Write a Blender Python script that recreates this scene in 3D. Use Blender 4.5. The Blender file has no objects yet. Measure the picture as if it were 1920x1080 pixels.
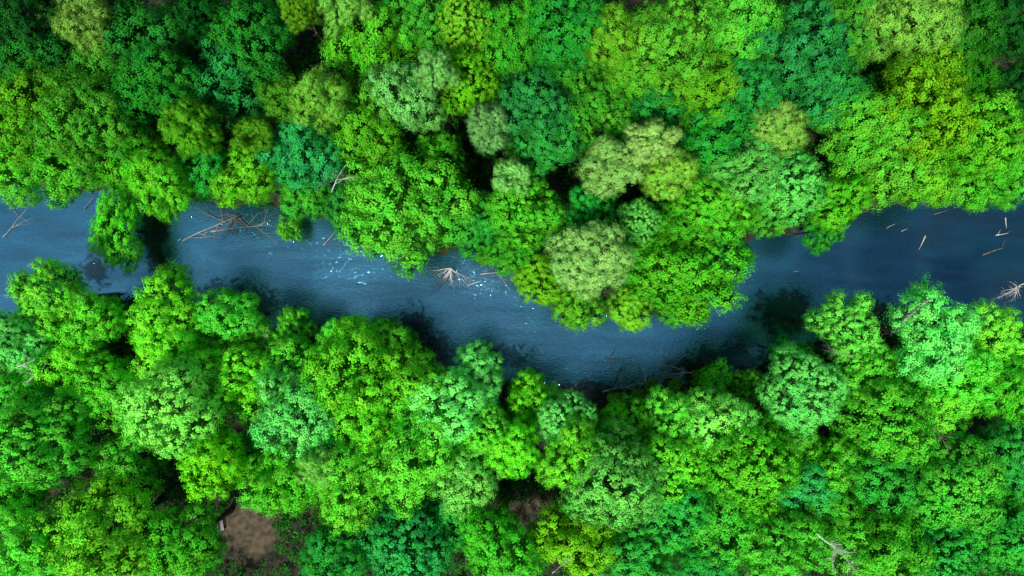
import bpy, math, random
import numpy as np
from mathutils import Vector
C = bpy.context.scene.collection
CH = 80.0; GW = 110.0
def at(px, py, z=0.0):
    k = GW/1920*(CH-z)/CH
    return ((px-960)*k, -(py-540)*k)
def mpp(z): return GW/1920*(CH-z)/CH

# ------------------------------------------------------------ materials
def newmat(name):
    m = bpy.data.materials.new(name); m.use_nodes = True
    nt = m.node_tree; nt.nodes.clear()
    return m, nt, nt.nodes, nt.links
def leaf_mat(name, transl=0.3):
    m, nt, N, L = newmat(name)
    out = N.new('ShaderNodeOutputMaterial'); mix = N.new('ShaderNodeMixShader')
    p = N.new('ShaderNodeBsdfDiffuse'); t = N.new('ShaderNodeBsdfTranslucent')
    oi = N.new('ShaderNodeObjectInfo'); att = N.new('ShaderNodeAttribute'); att.attribute_name = 'tint'
    tc = N.new('ShaderNodeTexCoord'); nz = N.new('ShaderNodeTexNoise')
    nz.inputs['Scale'].default_value = 2.6; nz.inputs['Detail'].default_value = 2
    L.new(tc.outputs['Object'], nz.inputs['Vector'])
    vm = N.new('ShaderNodeVectorMath'); vm.operation = 'SCALE'
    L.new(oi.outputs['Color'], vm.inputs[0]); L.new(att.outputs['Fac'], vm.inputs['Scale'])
    hs = N.new('ShaderNodeHueSaturation')
    mr3 = N.new('ShaderNodeMapRange'); mr3.inputs['From Min'].default_value = .3; mr3.inputs['From Max'].default_value = .7
    mr3.inputs['To Min'].default_value = 0.512; mr3.inputs['To Max'].default_value = 0.487
    L.new(nz.outputs['Fac'], mr3.inputs['Value']); L.new(mr3.outputs[0], hs.inputs['Hue'])
    L.new(vm.outputs[0], hs.inputs['Color'])
    L.new(hs.outputs[0], p.inputs['Color']); L.new(hs.outputs[0], t.inputs['Color'])
    mix.inputs[0].default_value = transl
    L.new(p.outputs[0], mix.inputs[1]); L.new(t.outputs[0], mix.inputs[2]); L.new(mix.outputs[0], out.inputs[0])
    return m
def noise_mat(name, c1, c2, scale=4, rough=.85, bump=.3, stretch=(1,1,1), bd=.02):
    m, nt, N, L = newmat(name)
    out = N.new('ShaderNodeOutputMaterial'); p = N.new('ShaderNodeBsdfPrincipled')
    tc = N.new('ShaderNodeTexCoord'); mp = N.new('ShaderNodeMapping'); mp.inputs['Scale'].default_value = stretch
    nz = N.new('ShaderNodeTexNoise'); nz.inputs['Scale'].default_value = scale; nz.inputs['Detail'].default_value = 6
    L.new(tc.outputs['Object'], mp.inputs[0]); L.new(mp.outputs[0], nz.inputs['Vector'])
    cr = N.new('ShaderNodeValToRGB'); cr.color_ramp.elements[0].position = .35; cr.color_ramp.elements[1].position = .65
    cr.color_ramp.elements[0].color = (*c1, 1); cr.color_ramp.elements[1].color = (*c2, 1)
    L.new(nz.outputs['Fac'], cr.inputs[0]); L.new(cr.outputs[0], p.inputs['Base Color'])
    b = N.new('ShaderNodeBump'); b.inputs['Strength'].default_value = bump; b.inputs['Distance'].default_value = bd
    L.new(nz.outputs['Fac'], b.inputs['Height']); L.new(b.outputs[0], p.inputs['Normal'])
    p.inputs['Roughness'].default_value = rough
    L.new(p.outputs[0], out.inputs[0])
    return m
M_leaf = leaf_mat('leaf', .2); M_need = leaf_mat('needle', .15)
M_bark = noise_mat('bark', (.035,.025,.018), (.12,.09,.065), 6, .9, .5, (1,1,.3))
M_pbark = noise_mat('pine_bark', (.08,.045,.03), (.22,.13,.08), 6, .9, .5, (1,1,.3))
M_dead = noise_mat('dead_wood', (.15,.145,.13), (.38,.37,.34), 5, .8, .3)
M_wet = noise_mat('wet_wood', (.05,.042,.032), (.18,.155,.12), 5, .6, .3)
M_drift = noise_mat('pale_wood', (.36,.35,.32), (.66,.64,.59), 5, .8, .3)

# ------------------------------------------------------------ mesh helpers
def mesh_quads(name, V, tint, mat, n=4):
    nq = len(V)//n
    me = bpy.data.meshes.new(name)
    me.vertices.add(len(V)); me.vertices.foreach_set('co', V.astype(np.float32).ravel())
    me.loops.add(nq*n); me.loops.foreach_set('vertex_index', np.arange(nq*n, dtype=np.int32))
    me.polygons.add(nq); me.polygons.foreach_set('loop_start', np.arange(0, nq*n, n, dtype=np.int32))
    me.polygons.foreach_set('loop_total', np.full(nq, n, dtype=np.int32))
    me.update(calc_edges=True)
    a = me.attributes.new('tint', 'FLOAT', 'FACE'); a.data.foreach_set('value', tint.astype(np.float32))
    me.materials.append(mat)
    return me
def nrm(a): return a/np.maximum(np.linalg.norm(a, axis=-1, keepdims=True), 1e-9)
def leaves_at(P, Nn, ls, asp, rng):
    n = len(P)
    t = nrm(np.cross(Nn, rng.normal(size=(n,3)))); b = np.cross(Nn, t)
    s = (ls*rng.uniform(.6,1.4,n))[:,None]
    V = np.empty((n,4,3))
    V[:,0] = P+t*s; V[:,1] = P+b*s*asp+Nn*s*.15; V[:,2] = P-t*s; V[:,3] = P-b*s*asp+Nn*s*.15
    return V.reshape(-1,3)
def puff_points(rng, nl, lr, spread, pr, flat=.85, zmin=-.75, core=.5, gap=1.0, jit=.12, irr=.14):
    i = np.arange(nl)+.5
    z = 1-1.45*i/nl; ph = i*2.39996+rng.uniform(0,6.28)
    rr = np.sqrt(np.maximum(0,1-z*z))
    D = np.stack([rr*np.cos(ph), rr*np.sin(ph), z], 1)+rng.normal(size=(nl,3))*irr
    cen = D*rng.uniform(spread-irr, spread+irr, nl)[:,None]*np.array([1,1,flat])
    rad = rng.uniform(lr[0], lr[1], nl)
    cen = np.vstack([cen, [[0,0,.05]]]); rad = np.append(rad, core)
    P = []; O = []
    for k in range(len(cen)):
        m = 130; d = nrm(rng.normal(size=(m,3)))
        p = cen[k]+d*(rad[k]*rng.uniform(1-jit,1+jit,m))[:,None]
        dist = np.linalg.norm(p[:,None,:]-cen[None], axis=2)
        dist[:,k] = 9
        ok = (dist > rad[None]*.9).all(1) & (p[:,2] > zmin)
        P.append(p[ok]); O.append(d[ok])
    P = np.vstack(P); O = np.vstack(O)
    idx = rng.permutation(len(P)); keep = []
    for j in idx:
        if not keep or np.min(np.sum((P[keep]-P[j])**2, 1)) > (pr*gap)**2: keep.append(j)
    return P[keep], O[keep], cen, rad
def make_crown(name, seed, nl=12, lr=(.28,.42), spread=.62, pr=.145, nsp=8, nleaf=20, ls=.0205, asp=.68, mat=None, flat=1., up=.05, drop=0., zmin=-.85, gap=1.18, jit=.12, fat=.24, dome=.5, core=.48, irr=.12):
    rng = np.random.default_rng(seed)
    P, O, cen, rad = puff_points(rng, nl, lr, spread, pr, flat, zmin, gap=gap, jit=jit, core=core, irr=irr)
    if drop:
        k = rng.random(len(P)) > drop; P = P[k]; O = O[k]
    n = len(P)
    psz = pr*rng.uniform(.75,1.35,n); ptint = rng.uniform(.87,1.13,n)
    A = np.repeat(np.arange(n), nsp)
    sd = nrm(rng.normal(size=(len(A),3))*.75+O[A]*.7+np.array([0,0,.2]))
    sl = psz[A]*rng.uniform(.6,1.1,len(A))
    B = np.repeat(np.arange(len(A)), nleaf); m = len(B)
    u = rng.uniform(.2,1.0,m)
    pos = P[A[B]]+sd[B]*(sl[B]*u)[:,None]+rng.normal(size=(m,3))*(psz[A[B]]*fat)[:,None]
    loc = nrm(pos-P[A[B]]+O[A[B]]*psz[A[B]][:,None]*.3)
    nn = nrm(loc*.8+O[A[B]]*.55+nrm(pos)*dome+np.array([0,0,up])+rng.normal(size=(m,3))*.15)
    V = leaves_at(pos, nn, ls, asp, rng)
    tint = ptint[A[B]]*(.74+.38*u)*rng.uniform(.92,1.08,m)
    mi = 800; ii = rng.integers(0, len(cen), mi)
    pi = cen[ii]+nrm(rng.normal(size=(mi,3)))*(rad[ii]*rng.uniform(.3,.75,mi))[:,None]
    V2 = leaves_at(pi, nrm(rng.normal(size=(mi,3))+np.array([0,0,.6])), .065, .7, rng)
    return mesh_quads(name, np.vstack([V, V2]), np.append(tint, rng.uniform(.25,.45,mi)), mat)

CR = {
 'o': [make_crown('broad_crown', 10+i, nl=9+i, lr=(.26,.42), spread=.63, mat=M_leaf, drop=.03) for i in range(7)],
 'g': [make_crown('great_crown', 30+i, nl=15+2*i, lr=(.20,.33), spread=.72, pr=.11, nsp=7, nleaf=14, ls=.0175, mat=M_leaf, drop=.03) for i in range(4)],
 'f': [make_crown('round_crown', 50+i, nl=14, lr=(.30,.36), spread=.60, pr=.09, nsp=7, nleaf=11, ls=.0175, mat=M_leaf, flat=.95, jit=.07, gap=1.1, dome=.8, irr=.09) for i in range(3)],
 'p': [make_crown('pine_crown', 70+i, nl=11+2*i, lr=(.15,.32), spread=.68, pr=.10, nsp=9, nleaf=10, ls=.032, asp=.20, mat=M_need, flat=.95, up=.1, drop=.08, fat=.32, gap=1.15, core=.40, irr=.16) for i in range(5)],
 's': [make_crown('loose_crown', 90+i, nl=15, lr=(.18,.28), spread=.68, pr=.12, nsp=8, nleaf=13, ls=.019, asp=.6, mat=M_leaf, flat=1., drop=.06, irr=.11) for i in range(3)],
}
def tubes(paths, sides=6):
    V = []; F = []
    for pts in paths:
        base = len(V); n = len(pts)
        for k, (p, r) in enumerate(pts):
            a = Vector(pts[min(k+1,n-1)][0])-Vector(pts[max(k-1,0)][0])
            a.normalize()
            u = a.orthogonal().normalized(); v = a.cross(u)
            for s in range(sides):
                an = 2*math.pi*s/sides
                V.append(Vector(p)+u*(r*math.cos(an))+v*(r*math.sin(an)))
        for k in range(n-1):
            for s in range(sides):
                s2 = (s+1)%sides
                F.append((base+k*sides+s, base+k*sides+s2, base+(k+1)*sides+s2, base+(k+1)*sides+s))
        F.append(tuple(base+s for s in range(sides))[::-1]); F.append(tuple(base+(n-1)*sides+s for s in range(sides)))
    return V, F
def tube_mesh(name, paths, mat, sides=6):
    V, F = tubes(paths, sides)
    me = bpy.data.meshes.new(name); me.from_pydata(V, [], F); me.update()
    for p in me.polygons: p.use_smooth = True
    me.materials.append(mat); return me
def branch_paths(rnd, p0, d0, ln, r0, depth, nseg=6, wob=.18, nb=4, flat=1., spread=.8, taper=.2):
    out = []; p = Vector(p0); d = Vector(d0).normalized(); pts = [(p.copy(), r0)]
    for k in range(nseg):
        d = (d+Vector((rnd.gauss(0,wob), rnd.gauss(0,wob), rnd.gauss(0,wob)*flat))).normalized()
        p = p+d*(ln/nseg); pts.append((p.copy(), r0*(1-(1-taper)*(k+1)/nseg)))
    out.append(pts)
    if depth > 0:
        for b in range(nb):
            k = rnd.randint(max(1,nseg//4), nseg-1); q, rq = pts[k]
            side = Vector((rnd.gauss(0,1), rnd.gauss(0,1), rnd.gauss(0,1)*flat)).normalized()
            dd = (d+side*spread).normalized()
            out += branch_paths(rnd, q, dd, ln*rnd.uniform(.3,.6), rq*.65, depth-1, max(3,nseg-2), wob, nb, flat, spread, taper)
    return out
def make_trunk(name, seed, mat, lean=.02):
    rnd = random.Random(seed); paths = []
    pts = []; x = y = 0
    for k in range(9):
        t = k/8; pts.append(((x,y,t), .075*(1-t)**.8+.012+(.03 if k==0 else 0)))
        x += rnd.uniform(-lean,lean); y += rnd.uniform(-lean,lean)
    paths.append(pts)
    for k in range(9):
        z = rnd.uniform(.5,.9); a = k*2.4+rnd.uniform(-.3,.3); r = rnd.uniform(.45,.8)*(1.25-z*.6)
        bx, by = pts[int(z*8)][0][:2]
        paths.append([((bx+math.cos(a)*r*t, by+math.sin(a)*r*t, z+(.16*t**.7)), .03*(1-t)+.006) for t in (0,.3,.6,1)])
    return tube_mesh(name, paths, mat, 6)
TR = [make_trunk('trunk', 5+i, M_bark) for i in range(4)]
TRP = [make_trunk('pine_trunk', 25+i, M_pbark) for i in range(3)]

# ------------------------------------------------------------ banks, ground, water
NB = [(-400,330),(0,335),(100,350),(200,362),(300,375),(400,380),(500,385),(600,405),(680,425),(750,450),(830,480),(870,470),(930,475),(975,520),(1010,560),(1060,575),(1130,580),(1200,590),(1290,580),(1340,535),(1390,450),(1450,435),(1520,430),(1580,420),(1620,390),(1700,375),(1800,375),(1920,360),(2400,330)]
SB = [(-400,630),(0,595),(100,575),(200,560),(300,560),(400,585),(500,615),(600,627),(700,632),(770,650),(830,700),(900,715),(980,722),(1050,738),(1110,752),(1200,752),(1290,725),(1350,705),(1430,690),(1480,660),(1540,635),(1600,615),(1700,605),(1800,605),(1850,605),(1920,615),(2400,660)]
def curve(pts):
    X = np.array([at(a,b)[0] for a,b in pts]); Y = np.array([at(a,b)[1] for a,b in pts])
    return lambda x: np.interp(x, X, Y)
yN, yS = curve(NB), curve(SB)
CLEAR = [(*at(475,985), 3.8, 3.6), (*at(985,942), 2.4, 1.0)]
def inside(x, y):
    return np.minimum(yN(x)-y, y-yS(x))*.85
def gz(x, y):
    s = inside(x, y)
    w = .25*np.sin(x*1.3+y*.7)+.2*np.sin(x*.53-y*1.9)+.12*np.sin(x*3.1+y*2.3)
    s = s+w
    return np.where(s > 0, -np.minimum(.9, .45*s), np.minimum(1.4, -.4*s)+.25*np.minimum(1,-s*.2)*np.sin(x*.4)*np.sin(y*.35))
gx = np.concatenate([np.linspace(-1500,-80,14)[:-1], np.arange(-80,80,.7), np.linspace(80,1500,14)])
gy = np.concatenate([np.linspace(-1500,-55,14)[:-1], np.arange(-55,55,.7), np.linspace(55,1500,14)])
XX, YY = np.meshgrid(gx, gy); ZZ = gz(XX, YY)
V = np.stack([XX, YY, ZZ], -1).reshape(-1,3); nx = len(gx)
F = [(j*nx+i, j*nx+i+1, (j+1)*nx+i+1, (j+1)*nx+i) for j in range(len(gy)-1) for i in range(nx-1)]
me = bpy.data.meshes.new('ground'); me.from_pydata(V.tolist(), [], F); me.update()
for p in me.polygons: p.use_smooth = True
M_ground = noise_mat('forest_floor', (.008,.012,.005), (.030,.028,.014), 1.2, .95, .4, bd=.15)
nt = M_ground.node_tree; N = nt.nodes; L = nt.links
P = [n for n in N if n.type == 'BSDF_PRINCIPLED'][0]; src = P.inputs['Base Color'].links[0].from_socket
tc = [n for n in N if n.type == 'TEX_COORD'][0]
for (cx, cy, rx, ry) in CLEAR:
    mp = N.new('ShaderNodeMapping'); mp.vector_type = 'POINT'
    mp.inputs['Scale'].default_value = (1/rx, 1/ry, 0); mp.inputs['Location'].default_value = (-cx/rx, -cy/ry, 0)
    ln = N.new('ShaderNodeVectorMath'); ln.operation = 'LENGTH'
    nz = N.new('ShaderNodeTexNoise'); nz.inputs['Scale'].default_value = 1.5; nz.inputs['Detail'].default_value = 5
    L.new(tc.outputs['Object'], nz.inputs['Vector'])
    L.new(tc.outputs['Object'], mp.inputs[0]); L.new(mp.outputs[0], ln.inputs[0])
    ad = N.new('ShaderNodeMath'); L.new(ln.outputs['Value'], ad.inputs[0]); L.new(nz.outputs['Fac'], ad.inputs[1])
    mr = N.new('ShaderNodeMapRange'); mr.inputs['From Min'].default_value = 1.1; mr.inputs['From Max'].default_value = 1.6
    mr.inputs['To Min'].default_value = 1; mr.inputs['To Max'].default_value = 0
    L.new(ad.outputs[0], mr.inputs[0])
    cr = N.new('ShaderNodeValToRGB'); cr.color_ramp.elements[0].color = (.030,.024,.013,1); cr.color_ramp.elements[1].color = (.100,.076,.046,1)
    cr.color_ramp.elements[0].position = .32; cr.color_ramp.elements[1].position = .62
    nz2 = N.new('ShaderNodeTexNoise'); nz2.inputs['Scale'].default_value = 1.6; nz2.inputs['Detail'].default_value = 9
    L.new(tc.outputs['Object'], nz2.inputs['Vector']); L.new(nz2.outputs['Fac'], cr.inputs[0])
    mx = N.new('ShaderNodeMixRGB'); L.new(mr.outputs[0], mx.inputs[0]); L.new(src, mx.inputs[1]); L.new(cr.outputs[0], mx.inputs[2])
    src = mx.outputs[0]
L.new(src, P.inputs['Base Color'])
me.materials.append(M_ground)
g = bpy.data.objects.new('ground', me); C.objects.link(g)
g['kind'] = 'structure'; g['label'] = 'dark forest floor with leaf litter and bare brown clearings'; g['category'] = 'ground'

# water
m, nt, N, L = newmat('river_water')
out = N.new('ShaderNodeOutputMaterial'); mix = N.new('ShaderNodeMixShader')
df = N.new('ShaderNodeBsdfDiffuse'); gl = N.new('ShaderNodeBsdfGlossy'); gl.inputs['Roughness'].default_value = .05
tc = N.new('ShaderNodeTexCoord')
def mapped(scale, rot=0, loc=(0,0,0)):
    mp = N.new('ShaderNodeMapping'); mp.inputs['Scale'].default_value = scale; mp.inputs['Rotation'].default_value = (0,0,math.radians(rot)); mp.inputs['Location'].default_value = loc
    L.new(tc.outputs['Object'], mp.inputs[0]); return mp.outputs[0]
def noise(vec, sc, det=5, dist=0):
    n = N.new('ShaderNodeTexNoise'); n.inputs['Scale'].default_value = sc; n.inputs['Detail'].default_value = det; n.inputs['Distortion'].default_value = dist
    L.new(vec, n.inputs['Vector']); return n.outputs['Fac']
def mrange(v, a, b, c, d):
    r = N.new('ShaderNodeMapRange'); r.inputs['From Min'].default_value = a; r.inputs['From Max'].default_value = b
    r.inputs['To Min'].default_value = c; r.inputs['To Max'].default_value = d; L.new(v, r.inputs[0]); return r.outputs[0]
def mop(op, a, b):
    x = N.new('ShaderNodeMath'); x.operation = op; L.new(a, x.inputs[0]); L.new(b, x.inputs[1]); return x.outputs[0]
cr = N.new('ShaderNodeValToRGB'); e = cr.color_ramp.elements
e[0].position = .36; e[0].color = (.012,.024,.026,1); e[1].position = .56; e[1].color = (.008,.046,.068,1)
L.new(noise(mapped((.6,1.5,1),12), .22, 6, .6), cr.inputs[0])
wob = noise(mapped((1,1,1)), 1.1, 10, 1.0)
refl_dist = None  # dark tree reflections painted as ellipses into the water colour and gloss
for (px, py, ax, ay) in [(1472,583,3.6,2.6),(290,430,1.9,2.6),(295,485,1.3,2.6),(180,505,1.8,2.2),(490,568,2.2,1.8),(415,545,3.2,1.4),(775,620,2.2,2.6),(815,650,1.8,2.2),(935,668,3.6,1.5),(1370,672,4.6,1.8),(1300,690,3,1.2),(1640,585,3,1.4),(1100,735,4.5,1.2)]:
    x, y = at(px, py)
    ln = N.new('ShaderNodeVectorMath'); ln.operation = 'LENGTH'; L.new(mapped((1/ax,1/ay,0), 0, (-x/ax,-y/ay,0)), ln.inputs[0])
    v = ln.outputs['Value']; refl_dist = v if refl_dist is None else mop('MINIMUM', refl_dist, v)
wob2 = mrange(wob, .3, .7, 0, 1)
refl_mask = mrange(mop('ADD', refl_dist, wob2), 1.15, 1.55, .92, 0)
refl_ramp = N.new('ShaderNodeValToRGB'); refl_ramp.color_ramp.elements[0].position = .4; refl_ramp.color_ramp.elements[1].position = .65  # near-black to brown tones of the painted reflections
refl_ramp.color_ramp.elements[0].color = (.006,.007,.007,1); refl_ramp.color_ramp.elements[1].color = (.030,.022,.013,1)
L.new(noise(mapped((1,1,1)), 2.2, 8, .5), refl_ramp.inputs[0])
mxs = N.new('ShaderNodeMixRGB'); L.new(refl_mask, mxs.inputs[0]); L.new(cr.outputs[0], mxs.inputs[1]); L.new(refl_ramp.outputs[0], mxs.inputs[2])
sx = N.new('ShaderNodeSeparateXYZ'); L.new(tc.outputs['Object'], sx.inputs[0])
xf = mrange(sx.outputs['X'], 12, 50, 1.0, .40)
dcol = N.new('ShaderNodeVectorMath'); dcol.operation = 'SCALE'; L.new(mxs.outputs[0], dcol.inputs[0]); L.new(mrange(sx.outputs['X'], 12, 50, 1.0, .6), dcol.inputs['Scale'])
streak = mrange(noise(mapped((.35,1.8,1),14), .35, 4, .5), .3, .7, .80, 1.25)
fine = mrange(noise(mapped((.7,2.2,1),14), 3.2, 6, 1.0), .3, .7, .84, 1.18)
fac = mop('MULTIPLY', mop('MULTIPLY', mop('MULTIPLY', xf, streak), fine), mrange(refl_mask, 0, 1, 1, .28))
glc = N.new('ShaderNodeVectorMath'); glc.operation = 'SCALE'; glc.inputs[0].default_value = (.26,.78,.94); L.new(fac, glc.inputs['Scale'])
L.new(glc.outputs[0], gl.inputs['Color'])
b = N.new('ShaderNodeBump'); b.inputs['Strength'].default_value = .36; b.inputs['Distance'].default_value = .06
L.new(noise(mapped((1,2.4,1),14), 3.0, 7, .9), b.inputs['Height']); L.new(b.outputs[0], gl.inputs['Normal'])
rx, ry = at(905,530)
ln = N.new('ShaderNodeVectorMath'); ln.operation = 'LENGTH'; L.new(mapped((1/5.5,1/3.4,0), 0, (-rx/5.5,-ry/3.4,0)), ln.inputs[0])
foam = mop('MULTIPLY', mrange(ln.outputs['Value'], .2, 1.1, 1, 0), mrange(noise(mapped((1,3,1),35), 1.6, 8, 1.2), .50, .72, 0, .8))
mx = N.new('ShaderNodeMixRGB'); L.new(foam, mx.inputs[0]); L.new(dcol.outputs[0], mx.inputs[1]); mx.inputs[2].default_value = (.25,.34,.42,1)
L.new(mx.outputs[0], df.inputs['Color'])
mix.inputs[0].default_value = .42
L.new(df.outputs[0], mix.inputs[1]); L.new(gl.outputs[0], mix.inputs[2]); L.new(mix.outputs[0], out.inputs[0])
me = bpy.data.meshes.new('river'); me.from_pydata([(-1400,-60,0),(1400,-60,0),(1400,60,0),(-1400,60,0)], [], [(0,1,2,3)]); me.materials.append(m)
w = bpy.data.objects.new('river', me); C.objects.link(w); w['kind'] = 'structure'; w['label'] = 'dark blue river winding between wooded banks'; w['category'] = 'river'

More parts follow.
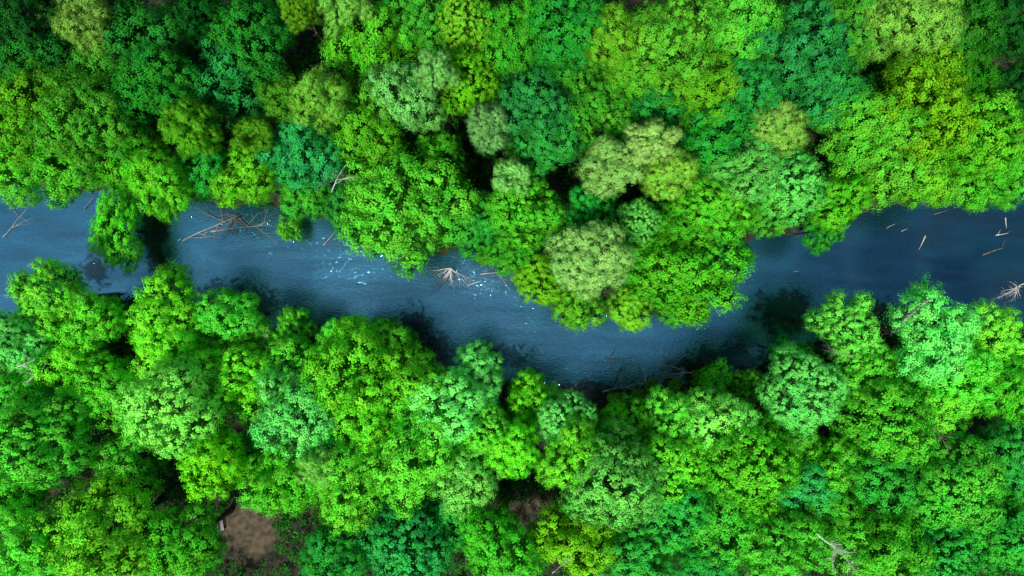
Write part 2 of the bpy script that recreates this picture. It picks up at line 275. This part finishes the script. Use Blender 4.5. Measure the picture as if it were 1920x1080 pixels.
# ------------------------------------------------------------ trees
COL = {'E':(.032,.38,.035),'B':(.125,.56,.025),'L':(.175,.58,.018),'Y':(.22,.56,.055),'T':(.034,.40,.065),
       'P':(.26,.58,.14),'D':(.018,.20,.018),'M':(.155,.60,.085),'G':(.080,.48,.025)}
CW = {'E':'emerald green','B':'bright green','L':'lime green','Y':'yellowish green','T':'cool green','P':'pale sage green','D':'dark green','M':'minty light green','G':'mid green'}
KW = {'o':'lobed broadleaf tree','g':'spreading broadleaf tree','f':'dense round-crowned tree','p':'soft-textured pine','s':'loose-crowned tree'}
T = [
(30,35,75,'s','D',15,'in the top left corner'),
(160,45,62,'p','Y',17,'at the top edge near the left corner'),
(275,70,78,'o','E',15,'right of the yellowish pine near the top left corner'),
(70,120,72,'o','E',14,'below the dark tree in the top left corner'),
(375,35,60,'s','D',13,'at the top edge in deep shade, left of centre'),
(475,65,75,'o','E',16,'left of the pine with a bare leaning trunk'),
(555,10,42,'p','L',21,'whose bare leaning trunk shows at the top edge'),
(645,12,48,'p','Y',19,'cut by the top edge beside the bare trunk'),
(700,70,80,'o','B',16,'just right of the bare leaning trunk'),
(790,25,60,'o','G',15,'on the top edge left of the lime column of crowns'),
(870,35,60,'f','L',16,'at the top edge above another lime crown'),
(960,70,70,'o','G',15,'at the top centre of the photo'),
(1055,60,78,'o','E',16,'at the top edge right of centre'),
(1150,70,62,'o','L',17,'with a yellow tip, near the top right of centre'),
(1250,90,95,'g','B',17,'near the top edge above the pale pines'),
(1385,50,80,'o','B',16,'at the top edge left of the large cool green crown'),
(1500,95,98,'g','T',16,'near the top edge in the right half'),
(1605,40,70,'o','G',15,'at the top edge right of the large cool green crown'),
(1710,30,86,'p','Y',18,'feathery, at the top edge near the right corner'),
(1805,60,70,'o','G',15,'right of the feathery yellowish pine'),
(1890,40,65,'s','D',15,'in the top right corner'),
(55,210,82,'o','B',15,'on the left edge in the upper forest'),
(160,225,88,'g','B',16,'second crown from the left edge, upper forest'),
(290,160,72,'o','E',15,'in the upper left forest above the lime pine'),
(200,130,66,'o','G',14,'below the feathery yellowish pine, upper left'),
(420,160,85,'o','T',14,'shaded, between two lime pines and the top edge'),
(350,240,54,'p','L',18,'left one of the lime pair, upper left forest'),
(472,248,42,'p','L',18,'right one of the lime pair, upper left forest'),
(535,190,52,'o','B',15,'left of the pale olive pine'),
(600,182,60,'p','Y',18,'above the white dead twigs, upper left of centre'),
(690,235,70,'o','B',16,'right of the yellowish pine and above the dead twigs'),
(752,185,66,'o','M',16,'left of the small pale pine near top centre'),
(820,135,38,'p','P',20,'smallest and highest, left of the lime column'),
(882,150,66,'f','L',16,'lower crown of the lime column near top centre'),
(920,237,46,'p','P',19,'just below the lime column'),
(1000,195,68,'o','T',15,'right of the pale pine below the lime column'),
(1062,135,58,'o','G',14,'shaded under the taller crowns, top centre'),
(1120,215,76,'g','G',16,'directly above the pair of pale pines'),
(1185,135,58,'o','B',15,'below the yellow-tipped crown'),
(1228,200,58,'o','E',13,'low and shaded above the pale pines'),
(1325,165,75,'o','B',16,'below left of the large cool green crown'),
(1410,165,60,'o','T',14,'touching the lower left of the large cool green crown'),
(1340,245,76,'o','E',15,'left of the yellowish pine in the right forest'),
(1458,232,58,'p','Y',18,'alone among bright crowns, upper right forest'),
(1560,170,68,'o','T',15,'below right of the large cool green crown'),
(1620,240,80,'o','B',16,'between the cool green crown and the big lime crown'),
(1735,190,100,'g','L',17,'biggest crown of the upper right forest'),
(1840,250,78,'o','B',15,'near the right edge, upper forest'),
(1895,170,60,'s','D',15,'on the right edge, upper forest'),
(1700,105,64,'o','E',14,'below the feathery pine at the top right'),
(1815,150,60,'o','G',14,'right of the biggest lime crown'),
(35,305,62,'o','B',13,'on the left edge beside the river'),
(140,310,68,'o','B',13,'on the upper bank, second from the left edge'),
(235,290,62,'o','G',13,'on the upper bank above the narrow leaning tree'),
(300,335,58,'o','B',13,'on the upper bank, just above the driftwood pile'),
(385,318,52,'o','E',13,'on the upper bank right above the longest driftwood log'),
(460,335,60,'o','B',14,'on the upper bank left of the cool green crown'),
(572,280,78,'g','T',16,'left of the white dead twigs'),
(570,365,52,'o','G',12,'on the upper bank below the cool green crown'),
(640,380,45,'o','E',11,'on the upper bank left of the great overhanging tree'),
(758,385,120,'g','B',16,'overhanging the river, largest of the upper bank'),
(820,290,55,'s','G',13,'behind the great overhanging tree'),
(955,327,42,'p','P',19,'alone, upper right of the great overhanging tree'),
(1030,270,60,'o','T',15,'upper left of the pair of pale pines'),
(1150,315,68,'p','P',19,'left and larger of the pair near the middle'),
(1218,270,46,'p','P',20,'top of the pale pine group near the middle'),
(1262,325,52,'p','Y',19,'right one of the pale pine group near the middle'),
(1200,412,44,'f','M',15,'small, below the pale pine group'),
(985,395,76,'g','G',14,'above the river bend, left of the riverside pine'),
(1345,390,60,'o','B',14,'left of the fine-leaved minty crowns, right of centre'),
(1400,325,62,'o','M',15,'below the yellowish pine, right forest'),
(1480,350,78,'f','M',15,'on the upper bank, right half'),
(1572,380,52,'o','B',14,'at the water right of the minty round crown'),
(1650,315,78,'o','B',14,'on the upper bank where the river narrows, right'),
(1740,320,70,'o','L',14,'on the upper bank near the right edge'),
(1830,340,62,'o','B',13,'on the upper bank, second from the right edge'),
(1890,330,50,'o','G',13,'on the right edge beside the river'),
(1545,432,42,'s','E',9,'low over the water under the minty round crown'),
(890,420,52,'o','E',12,'at the root of the river bend, above the white snag'),
(960,460,48,'o','G',12,'left of the riverside pine, above the riffles'),
(1105,478,78,'p','P',19,'large, at the river bend on the headland'),
(1015,525,50,'o','L',12,'on the left tip of the headland'),
(1080,565,54,'o','B',11,'at the foot of the riverside pine'),
(1182,582,44,'o','L',11,'on the lowest tip of the headland'),
(1290,510,98,'g','B',14,'largest on the right side of the headland'),
(1365,470,52,'s','E',13,'on the right shore of the headland'),
(1205,490,54,'o','G',12,'between the riverside pine and the big headland crown'),
(1275,420,52,'o','G',13,'at the neck of the headland'),
(1110,395,45,'o','E',13,'shaded between riverside pine and pale pair'),
(1285,575,40,'o','G',10,'low at the water on the headland'),
(540,425,28,'s','B',5,'low over the water beside driftwood'),
(1435,398,45,'o','G',11,'on the upper bank right of the headland bay'),
(90,555,64,'g','B',14,'on the lower bank at the left edge'),
(170,600,58,'o','B',14,'on the lower bank below the narrow leaning tree'),
(15,640,62,'f','M',15,'on the left edge, lower forest'),
(120,675,70,'o','B',14,'second row of the lower forest, far left'),
(305,580,66,'o','B',14,'on the lower bank, right of the narrow leaning tree'),
(425,595,54,'o','G',13,'on the lower bank left of the grey twiggy bush'),
(310,660,60,'o','B',14,'behind the lower bank crown, left third'),
(482,625,34,'p','P',9,'low and greyish on the lower bank'),
(550,620,44,'s','B',11,'on the lower bank right of the greyish bush'),
(640,638,46,'o','G',11,'on the lower bank left of the river middle'),
(435,700,76,'g','B',14,'right of the round minty crown, lower left'),
(318,762,96,'f','M',19,'in the lower left, rounder than its neighbours'),
(540,690,58,'o','G',13,'between the minty round crown and the tall central group'),
(650,690,85,'o','B',17,'top left of the central lower group'),
(722,645,56,'o','B',15,'reaching the lower bank left of the dark reflection'),
(762,718,70,'o','B',16,'upper middle of the central lower group'),
(570,775,92,'g','M',16,'left side of the central lower group'),
(690,790,64,'o','B',16,'in the heart of the central lower group'),
(65,830,102,'f','G',17,'on the left edge of the lower forest'),
(195,735,60,'o','G',13,'between the big edge crown and the minty round crown'),
(890,712,56,'o','M',14,'at the water on the lower bank, centre'),
(835,762,72,'o','M',16,'just below the lower bank centre crown'),
(905,800,60,'f','B',15,'right of centre group, below the bank crown'),
(1000,750,56,'o','B',14,'on the lower bank right of centre'),
(1062,790,60,'f','M',15,'left of the muddy shore'),
(960,840,54,'o','B',15,'above the right hand clearing'),
(1080,855,62,'o','L',16,'left above the large minty round crown'),
(780,860,82,'o','B',16,'bottom middle of the central lower group'),
(875,895,62,'o','M',16,'left of the right hand clearing'),
(665,900,82,'g','B',16,'lower left of the central lower group'),
(595,875,42,'p','M',17,'narrow and greyish between bright crowns, lower left'),
(530,900,66,'o','G',15,'above the left hand clearing'),
(400,865,62,'o','L',14,'above left of the left hand clearing'),
(240,860,70,'s','G',13,'in the hollow below the round minty crown'),
(195,1000,114,'g','B',16,'biggest crown in the lower left'),
(60,1030,72,'o','B',15,'in the bottom left corner'),
(340,1030,76,'o','G',15,'left of the left hand clearing'),
(760,1020,98,'f','T',14,'at the bottom edge, left of centre'),
(935,1025,72,'o','G',14,'below the right hand clearing'),
(1150,905,104,'f','M',19,'largest round crown below the river bend'),
(1075,1015,70,'o','L',15,'at the bottom edge, right of the small clearing'),
(1195,1040,66,'o','E',14,'at the bottom edge below the minty round crown'),
(1262,870,76,'f','B',16,'right of the large minty round crown'),
(1345,795,66,'o','M',14,'below the bank, right of the muddy shore'),
(1170,795,50,'o','G',13,'at the muddy shore, left one of the low pair'),
(1258,785,52,'o','G',13,'at the muddy shore, right one of the low pair'),
(1412,870,96,'f','B',18,'middle of the lower right forest'),
(1505,910,62,'o','T',14,'right of the round bright crown, lower right'),
(1342,708,32,'s','B',8,'at the water right of the muddy shore'),
(1350,965,80,'o','G',14,'below the round bright crown, lower right'),
(1455,1015,82,'g','G',15,'at the bottom edge left of the bare pale branches'),
(1510,732,84,'f','M',18,'isolated on the lower bank, right half'),
(1590,612,66,'s','M',15,'at the water, first of the lower right bank'),
(1752,628,94,'s','M',18,'tall and feathery, on the lower right bank'),
(1620,700,60,'o','B',14,'behind the dead grey branches, lower right bank'),
(1868,635,56,'o','B',13,'on the lower bank near the right edge'),
(1795,705,62,'o','B',15,'below the tall feathery tree'),
(1655,785,78,'o','G',15,'right of the isolated minty crown'),
(1885,725,62,'o','G',14,'on the right edge, lower forest upper part'),
(1770,765,62,'o','B',14,'above the brown bare twigs'),
(1795,905,96,'f','G',17,'biggest crown near the right edge, lower forest'),
(1560,870,60,'s','G',13,'left of the dark gap in the lower right'),
(1660,900,70,'o','E',13,'left of the biggest right edge crown'),
(1650,1030,78,'o','G',15,'right of the bare pale branches'),
(1765,1030,80,'f','E',14,'at the bottom edge near the right corner'),
(1885,1000,80,'f','E',15,'in the bottom right corner'),
(1890,860,60,'o','E',14,'on the right edge, lower forest'),
(625,1045,62,'o','E',13,'at the bottom edge right of the left hand clearing'),
(1265,960,62,'o','E',13,'between the minty round crown and the bottom edge'),
(1480,662,34,'s','E',9,'low on the bank above the isolated minty crown'),
(1405,725,36,'o','B',9,'low on the bank left of the isolated minty crown'),
(1480,808,52,'o','G',13,'directly under the isolated minty crown'),
(30,735,56,'o','G',12,'in the gap above the big round edge crown'),
(490,840,50,'o','E',11,'shaded, left of the central lower group'),
(1560,960,58,'o','G',12,'above the bare pale branches, lower right'),
(1890,925,52,'o','G',12,'above the bottom right corner crown'),
(850,970,50,'o','E',12,'low, left of the right hand clearing'),
(20,935,52,'o','G',12,'on the left edge above the bottom left corner crown'),
(1325,1050,58,'o','E',12,'at the bottom edge under the lower right round crown'),
]
RN = random.Random(4)
cnt = {}
def place_tree(px, py, r, kind, col, H, label, name, group, scl=None, rot=None, vs=1.0, gain=1.0, cat='tree'):
    R = r*mpp(H-2)*(1.02 if kind != 'o' else 1.04)
    ze = H-R*.75*vs
    x, y = at(px, py, ze+R*.25)
    zb = float(gz(np.array(x), np.array(y)))
    e = bpy.data.objects.new(name, None); C.objects.link(e); e.location = (x, y, zb-.05)
    e['label'] = label; e['category'] = cat; e['group'] = group; e.empty_display_size = .5
    if scl is None:
        q = RN.uniform(.9,1.12) if kind != 'f' else RN.uniform(.96,1.04); scl = (q, 1/q)
    lib = CR[kind]; k = cnt.get(kind, 0); cnt[kind] = k+1
    c = bpy.data.objects.new('crown', lib[k % len(lib)]); C.objects.link(c); c.parent = e
    c.location = (0, 0, ze-zb); c.scale = (R*scl[0], R*scl[1], R*vs*RN.uniform(1.1,1.35))
    c.rotation_euler = (RN.uniform(-.08,.08), RN.uniform(-.08,.08), RN.uniform(0,6.28) if rot is None else rot)
    b = COL[col]; j = RN.uniform(.84,1.14)*gain
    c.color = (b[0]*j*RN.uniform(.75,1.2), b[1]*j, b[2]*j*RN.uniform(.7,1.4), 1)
    tl = TRP if kind == 'p' else TR
    t = bpy.data.objects.new('trunk', tl[RN.randrange(len(tl))]); C.objects.link(t); t.parent = e
    t.scale = (R*.85*scl[0], R*.85*scl[1], ze-zb+R*.3); t.rotation_euler = (0,0,RN.uniform(0,6.28))
    return e
for (px, py, r, kind, col, H, ph) in T:
    sz = 'large ' if r > 90 else ('small ' if r < 46 and 'small' not in ph and 'smallest' not in ph else '')
    up = py < 500 or (950 < px < 1400 and py < 605)
    nm = 'pine_tree' if kind == 'p' else 'broadleaf_tree'
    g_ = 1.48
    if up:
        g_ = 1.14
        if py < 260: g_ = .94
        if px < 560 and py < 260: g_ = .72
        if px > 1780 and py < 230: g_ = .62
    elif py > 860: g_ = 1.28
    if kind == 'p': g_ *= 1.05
    if 60 < px < 1860 and 60 < py < 1020 and kind != 'f' and r < 92: H += RN.uniform(-2.4, 1.8)
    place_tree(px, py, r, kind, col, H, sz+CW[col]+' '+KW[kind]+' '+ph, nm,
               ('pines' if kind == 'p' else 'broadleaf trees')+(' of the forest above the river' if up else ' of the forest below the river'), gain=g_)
place_tree(212,428,66,'o','B',6,'narrow green tree leaning over the water at the left of the river','broadleaf_tree','broadleaf trees of the forest above the river',(.66,1.12),-.12,.6,1.6)
for (px, py, r, ph) in [(1225,728,17,'behind the mossy branch on the muddy shore'),(1265,724,14,'right of the mossy branch on the muddy shore'),(1312,712,18,'rightmost on the muddy shore'),(1152,748,15,'leftmost on the muddy shore'),(905,482,17,'in the riffles beside the white snag'),(1195,742,13,'left of the mossy branch on the muddy shore')]:
    place_tree(px, py, r, 's', 'L', 2, 'small yellow-green waterside bush '+ph, 'waterside_bush', 'waterside bushes', (1,1), None, .8, .9, 'bush')

# ------------------------------------------------------------ undergrowth (ground cover, uncountable)
rng = np.random.default_rng(77)
n = 15000
ux = rng.uniform(-66,66,n); uy = rng.uniform(-40,40,n)
s = inside(ux, uy); ok = s < -.2
for (cx, cy, rx_, ry_) in CLEAR: ok &= ((ux-cx)/(rx_*.9))**2+((uy-cy)/(ry_*.9))**2 > 1
ux, uy, s = ux[ok], uy[ok], s[ok]
hh = rng.uniform(.4,1,len(ux))*np.clip(-s*1.2, .8, 4.5)
uz = gz(ux, uy)+hh*rng.uniform(.1,1,len(ux))
Pp = np.stack([ux, uy, uz], 1); nl = 30
A = np.repeat(np.arange(len(Pp)), nl); mth = len(A)
d = nrm(rng.normal(size=(mth,3))+np.array([0,0,.5])); pr_ = rng.uniform(.45,1.0,len(Pp))
pos = Pp[A]+d*(pr_[A]*rng.uniform(.4,1,mth))[:,None]
Vv = leaves_at(pos, nrm(d*.7+rng.normal(size=(mth,3))*.4+np.array([0,0,.4])), .15, .55, rng)
pt = rng.uniform(.55,1.35,len(Pp))
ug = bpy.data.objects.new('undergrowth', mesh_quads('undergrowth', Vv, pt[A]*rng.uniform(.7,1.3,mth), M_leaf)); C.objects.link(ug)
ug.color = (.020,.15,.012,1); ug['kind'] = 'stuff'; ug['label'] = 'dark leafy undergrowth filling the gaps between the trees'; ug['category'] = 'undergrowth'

# ------------------------------------------------------------ dead wood
def wood(name, label, cat, group, p0, p1, z0, z1, r0, mat, seed, depth=1, nb=3, spread=.8, wob=.08, flat=.3, fan=0):
    rnd = random.Random(seed)
    a = Vector((*at(*p0, z0), z0)); b2 = Vector((*at(*p1, z1), z1)); d = b2-a
    paths = []
    if fan:
        for k in range(fan):
            an = (k/(fan-1)-.5)*2.3+rnd.uniform(-.15,.15); ca, sa = math.cos(an), math.sin(an)
            dd = Vector((d.x*ca-d.y*sa, d.x*sa+d.y*ca, d.z+rnd.uniform(-.2,.5)))
            paths += branch_paths(rnd, (0,0,0), dd, d.length*rnd.uniform(.6,1.15), r0*rnd.uniform(.6,1), depth, 7, .16, nb, flat, spread)
    else:
        paths = branch_paths(rnd, (0,0,0), d, d.length, r0, depth, 7, wob, nb, flat, spread)
    o = bpy.data.objects.new(name, tube_mesh(name, paths, mat, 6)); C.objects.link(o); o.location = a
    o['label'] = label; o['category'] = cat
    if group: o['group'] = group
    return o
GD = 'driftwood lying in the river'
W = [
 ('driftwood_log','long bare log slanting from the upper bank, left third','log',(342,452),(448,400),.1,.4,.10,M_dead,1,2,4),
 ('driftwood_log','grey log lying across the driftwood pile','log',(395,434),(508,412),.2,.5,.10,M_dead,2,2,5),
 ('driftwood_log','short dark log sticking out left of the driftwood pile','log',(425,416),(372,404),.1,.4,.10,M_wet,3,2,4),
 ('root_tangle','upturned tangle of brown roots in the driftwood pile','roots',(442,404),(430,444),.5,.1,.08,M_wet,4,2,4,6),
 ('driftwood_log','single thin pale log left of the great overhanging tree','log',(606,460),(638,430),.05,.4,.08,M_dead,5,0,0),
 ('fallen_branch','pale twiggy branch lying in the water at the left edge','branch',(5,445),(55,378),.1,.1,.06,M_dead,6,2,5),
 ('fallen_branch','dark branch under the bank in the upper left of the river','branch',(60,388),(82,360),.1,.5,.07,M_wet,7,1,2),
 ('fallen_branch','brown stick under the upper bank left of the narrow tree','branch',(158,392),(180,368),.1,.5,.07,M_wet,8,1,2),
 ('dead_snag','white many-branched snag at the foot of the great overhanging tree','snag',(845,503),(838,560),1.8,.4,.075,M_drift,9,2,3,9),
 ('driftwood_log','short tan log right of the white snag','log',(876,535),(902,527),.05,.08,.11,M_drift,10,0,0),
 ('fallen_branch','forked branch lying in the riffles by the headland','branch',(900,514),(978,506),.1,.4,.09,M_dead,11,2,4),
 ('fallen_branch','dark branch above the riffles by the headland','branch',(925,490),(978,522),.1,.4,.09,M_wet,12,1,3),
 ('fallen_branch','pale branch in the water left above the muddy shore','branch',(1134,672),(1186,682),.05,.1,.08,M_drift,13,2,5),
 ('fallen_branch','pale branch in the water right above the muddy shore','branch',(1224,682),(1290,692),.05,.1,.08,M_drift,14,2,5),
 ('fallen_branch','mossy branch standing up from the muddy shore','branch',(1215,735),(1205,680),.8,.3,.10,M_drift,15,2,5),
 ('fallen_branch','brown branch lying along the muddy shore','branch',(1130,734),(1275,708),.4,.4,.12,M_dead,16,2,6),
 ('fallen_branch','grey branch pointing up river from the right end of the muddy shore','branch',(1318,698),(1240,702),.4,.3,.09,M_drift,26,2,5),
 ('driftwood_log','short thick pale log afloat right of the minty round crown','log',(1735,442),(1727,470),.05,.05,.10,M_drift,17,0,0),
 ('driftwood_log','thin pale stick near the upper bank, right part of river','log',(1662,428),(1678,419),.05,.05,.07,M_drift,18,0,0),
 ('driftwood_log','tiny pale stick between two others, right part of river','log',(1690,434),(1700,426),.05,.05,.06,M_drift,19,0,0),
 ('driftwood_log','upright pale stick above the crossed sticks at right edge','log',(1885,408),(1886,428),.05,.05,.07,M_drift,20,0,0),
 ('driftwood_log','crossed pale sticks floating near the right edge','log',(1867,441),(1890,440),.05,.05,.07,M_drift,21,1,2),
 ('driftwood_log','thin brown log angled from the upper bank near right','log',(1750,402),(1780,392),.05,.3,.07,M_wet,22,0,0),
 ('driftwood_log','dark half-sunk log near the right edge','log',(1842,478),(1878,456),.02,.02,.13,M_wet,23,1,1),
 ('driftwood_log','tiny pale fragment floating below the minty round crown','log',(1488,509),(1500,507),.05,.05,.06,M_drift,24,0,0),
]
for t_ in W:
    (nm, lb, ct, p0, p1, z0, z1, r0, mt, sd, dp, nb) = t_[:12]
    wood(nm, lb, ct, GD, p0, p1, z0, z1, r0, mt, sd, dp, nb, spread=1.0 if dp > 1 else .8, fan=t_[12] if len(t_) > 12 else 0)
GB = 'bare dead limbs among the crowns'
for (lb, p0, p1, z0, z1, r0, mt, sd, nb) in [
 ('white dead twigs rising left of the great overhanging tree',(622,360),(632,308),14,17,.06,M_drift,31,5),
 ('bare white twiggy shrub over the water at the right edge',(1925,530),(1850,560),9,8,.06,M_drift,32,9),
 ('bare white limbs in the tall feathery tree on the lower right bank',(1745,560),(1675,610),18,17,.08,M_dead,33,5),
 ('grey dead branches left of the isolated tree pair, lower right bank',(1600,668),(1540,655),14,13,.07,M_dead,34,5),
 ('brown bare twigs in the gap near the right edge, lower forest',(1740,800),(1820,835),15,15,.06,M_wet,35,6),
 ('bleached bare branches at the bottom edge, lower right',(1530,1000),(1590,1065),16,16,.06,M_drift,36,9),
 ('fallen grey trunk in the gap at the far left, lower forest',(45,720),(85,690),12,13,.14,M_dead,37,2),
 ('yellowish bare twigs at the bottom edge right of centre',(1035,1075),(1070,1045),15,15,.07,M_dead,38,5),
 ('small bare twigs on the left edge of the lower forest',(30,690),(65,672),15,15,.05,M_drift,39,4)]:
    wood('dead_branch', lb, 'branch', GB, p0, p1, z0, z1, r0, mt, sd, 2, nb, spread=1.0, wob=.12, flat=.6)

# bench in the clearing
def box(name, sx, sy, sz, loc, parent, mat):
    x, y, z = sx/2, sy/2, sz/2
    me = bpy.data.meshes.new(name)
    me.from_pydata([(-x,-y,-z),(x,-y,-z),(x,y,-z),(-x,y,-z),(-x,-y,z),(x,-y,z),(x,y,z),(-x,y,z)], [],
      [(3,2,1,0),(4,5,6,7),(0,1,5,4),(1,2,6,5),(2,3,7,6),(3,0,4,7)])
    me.materials.append(mat); o = bpy.data.objects.new(name, me); C.objects.link(o); o.location = loc; o.parent = parent
    bv = o.modifiers.new('b', 'BEVEL'); bv.width = .01
    return o
bx_, by_ = at(424, 978, .5)
be = bpy.data.objects.new('park_bench', None); C.objects.link(be); be.location = (bx_, by_, float(gz(np.array(bx_), np.array(by_)))); be.rotation_euler = (0,0,math.radians(100))
be['label'] = 'small pale bench at the left side of the bare clearing'; be['category'] = 'bench'
M_bench = noise_mat('bench_wood', (.16,.17,.17), (.26,.27,.27), 8, .6, .1)
for k in (-.14, 0, .14): box('seat_plank', 1.1, .11, .04, (0,k,.45), be, M_bench)
for k in (.62,.78): box('back_plank', 1.1, .04, .11, (0,.25,k), be, M_bench)
for k in (-.45,.45):
    box('leg', .06, .38, .42, (k,0,.215), be, M_bench)

# ------------------------------------------------------------ light, camera
w = bpy.data.worlds.new('World'); bpy.context.scene.world = w; w.use_nodes = True
nt = w.node_tree; bg = nt.nodes['Background']; sk = nt.nodes.new('ShaderNodeTexSky'); sk.sky_type = 'NISHITA'; sk.sun_disc = False
EL, AZ = math.radians(64), math.radians(208)
sk.sun_elevation = EL; sk.sun_rotation = AZ
nt.links.new(sk.outputs[0], bg.inputs[0]); bg.inputs[1].default_value = .125
sl = bpy.data.lights.new('sun', 'SUN'); sl.energy = 4.8; sl.angle = math.radians(7); sl.color = (1,.96,.88)
so = bpy.data.objects.new('sun', sl); C.objects.link(so)
sd = Vector((math.sin(AZ)*math.cos(EL), math.cos(AZ)*math.cos(EL), math.sin(EL)))
so.rotation_euler = sd.to_track_quat('Z','Y').to_euler()
cd = bpy.data.cameras.new('camera'); cd.sensor_width = 36; cd.lens = 36*CH/GW; cd.clip_end = 5000
co = bpy.data.objects.new('camera', cd); C.objects.link(co); co.location = (0,0,CH)
bpy.context.scene.camera = co
sc = bpy.context.scene
sc.view_settings.view_transform = 'Standard'; sc.view_settings.look = 'None'; sc.view_settings.exposure = 0
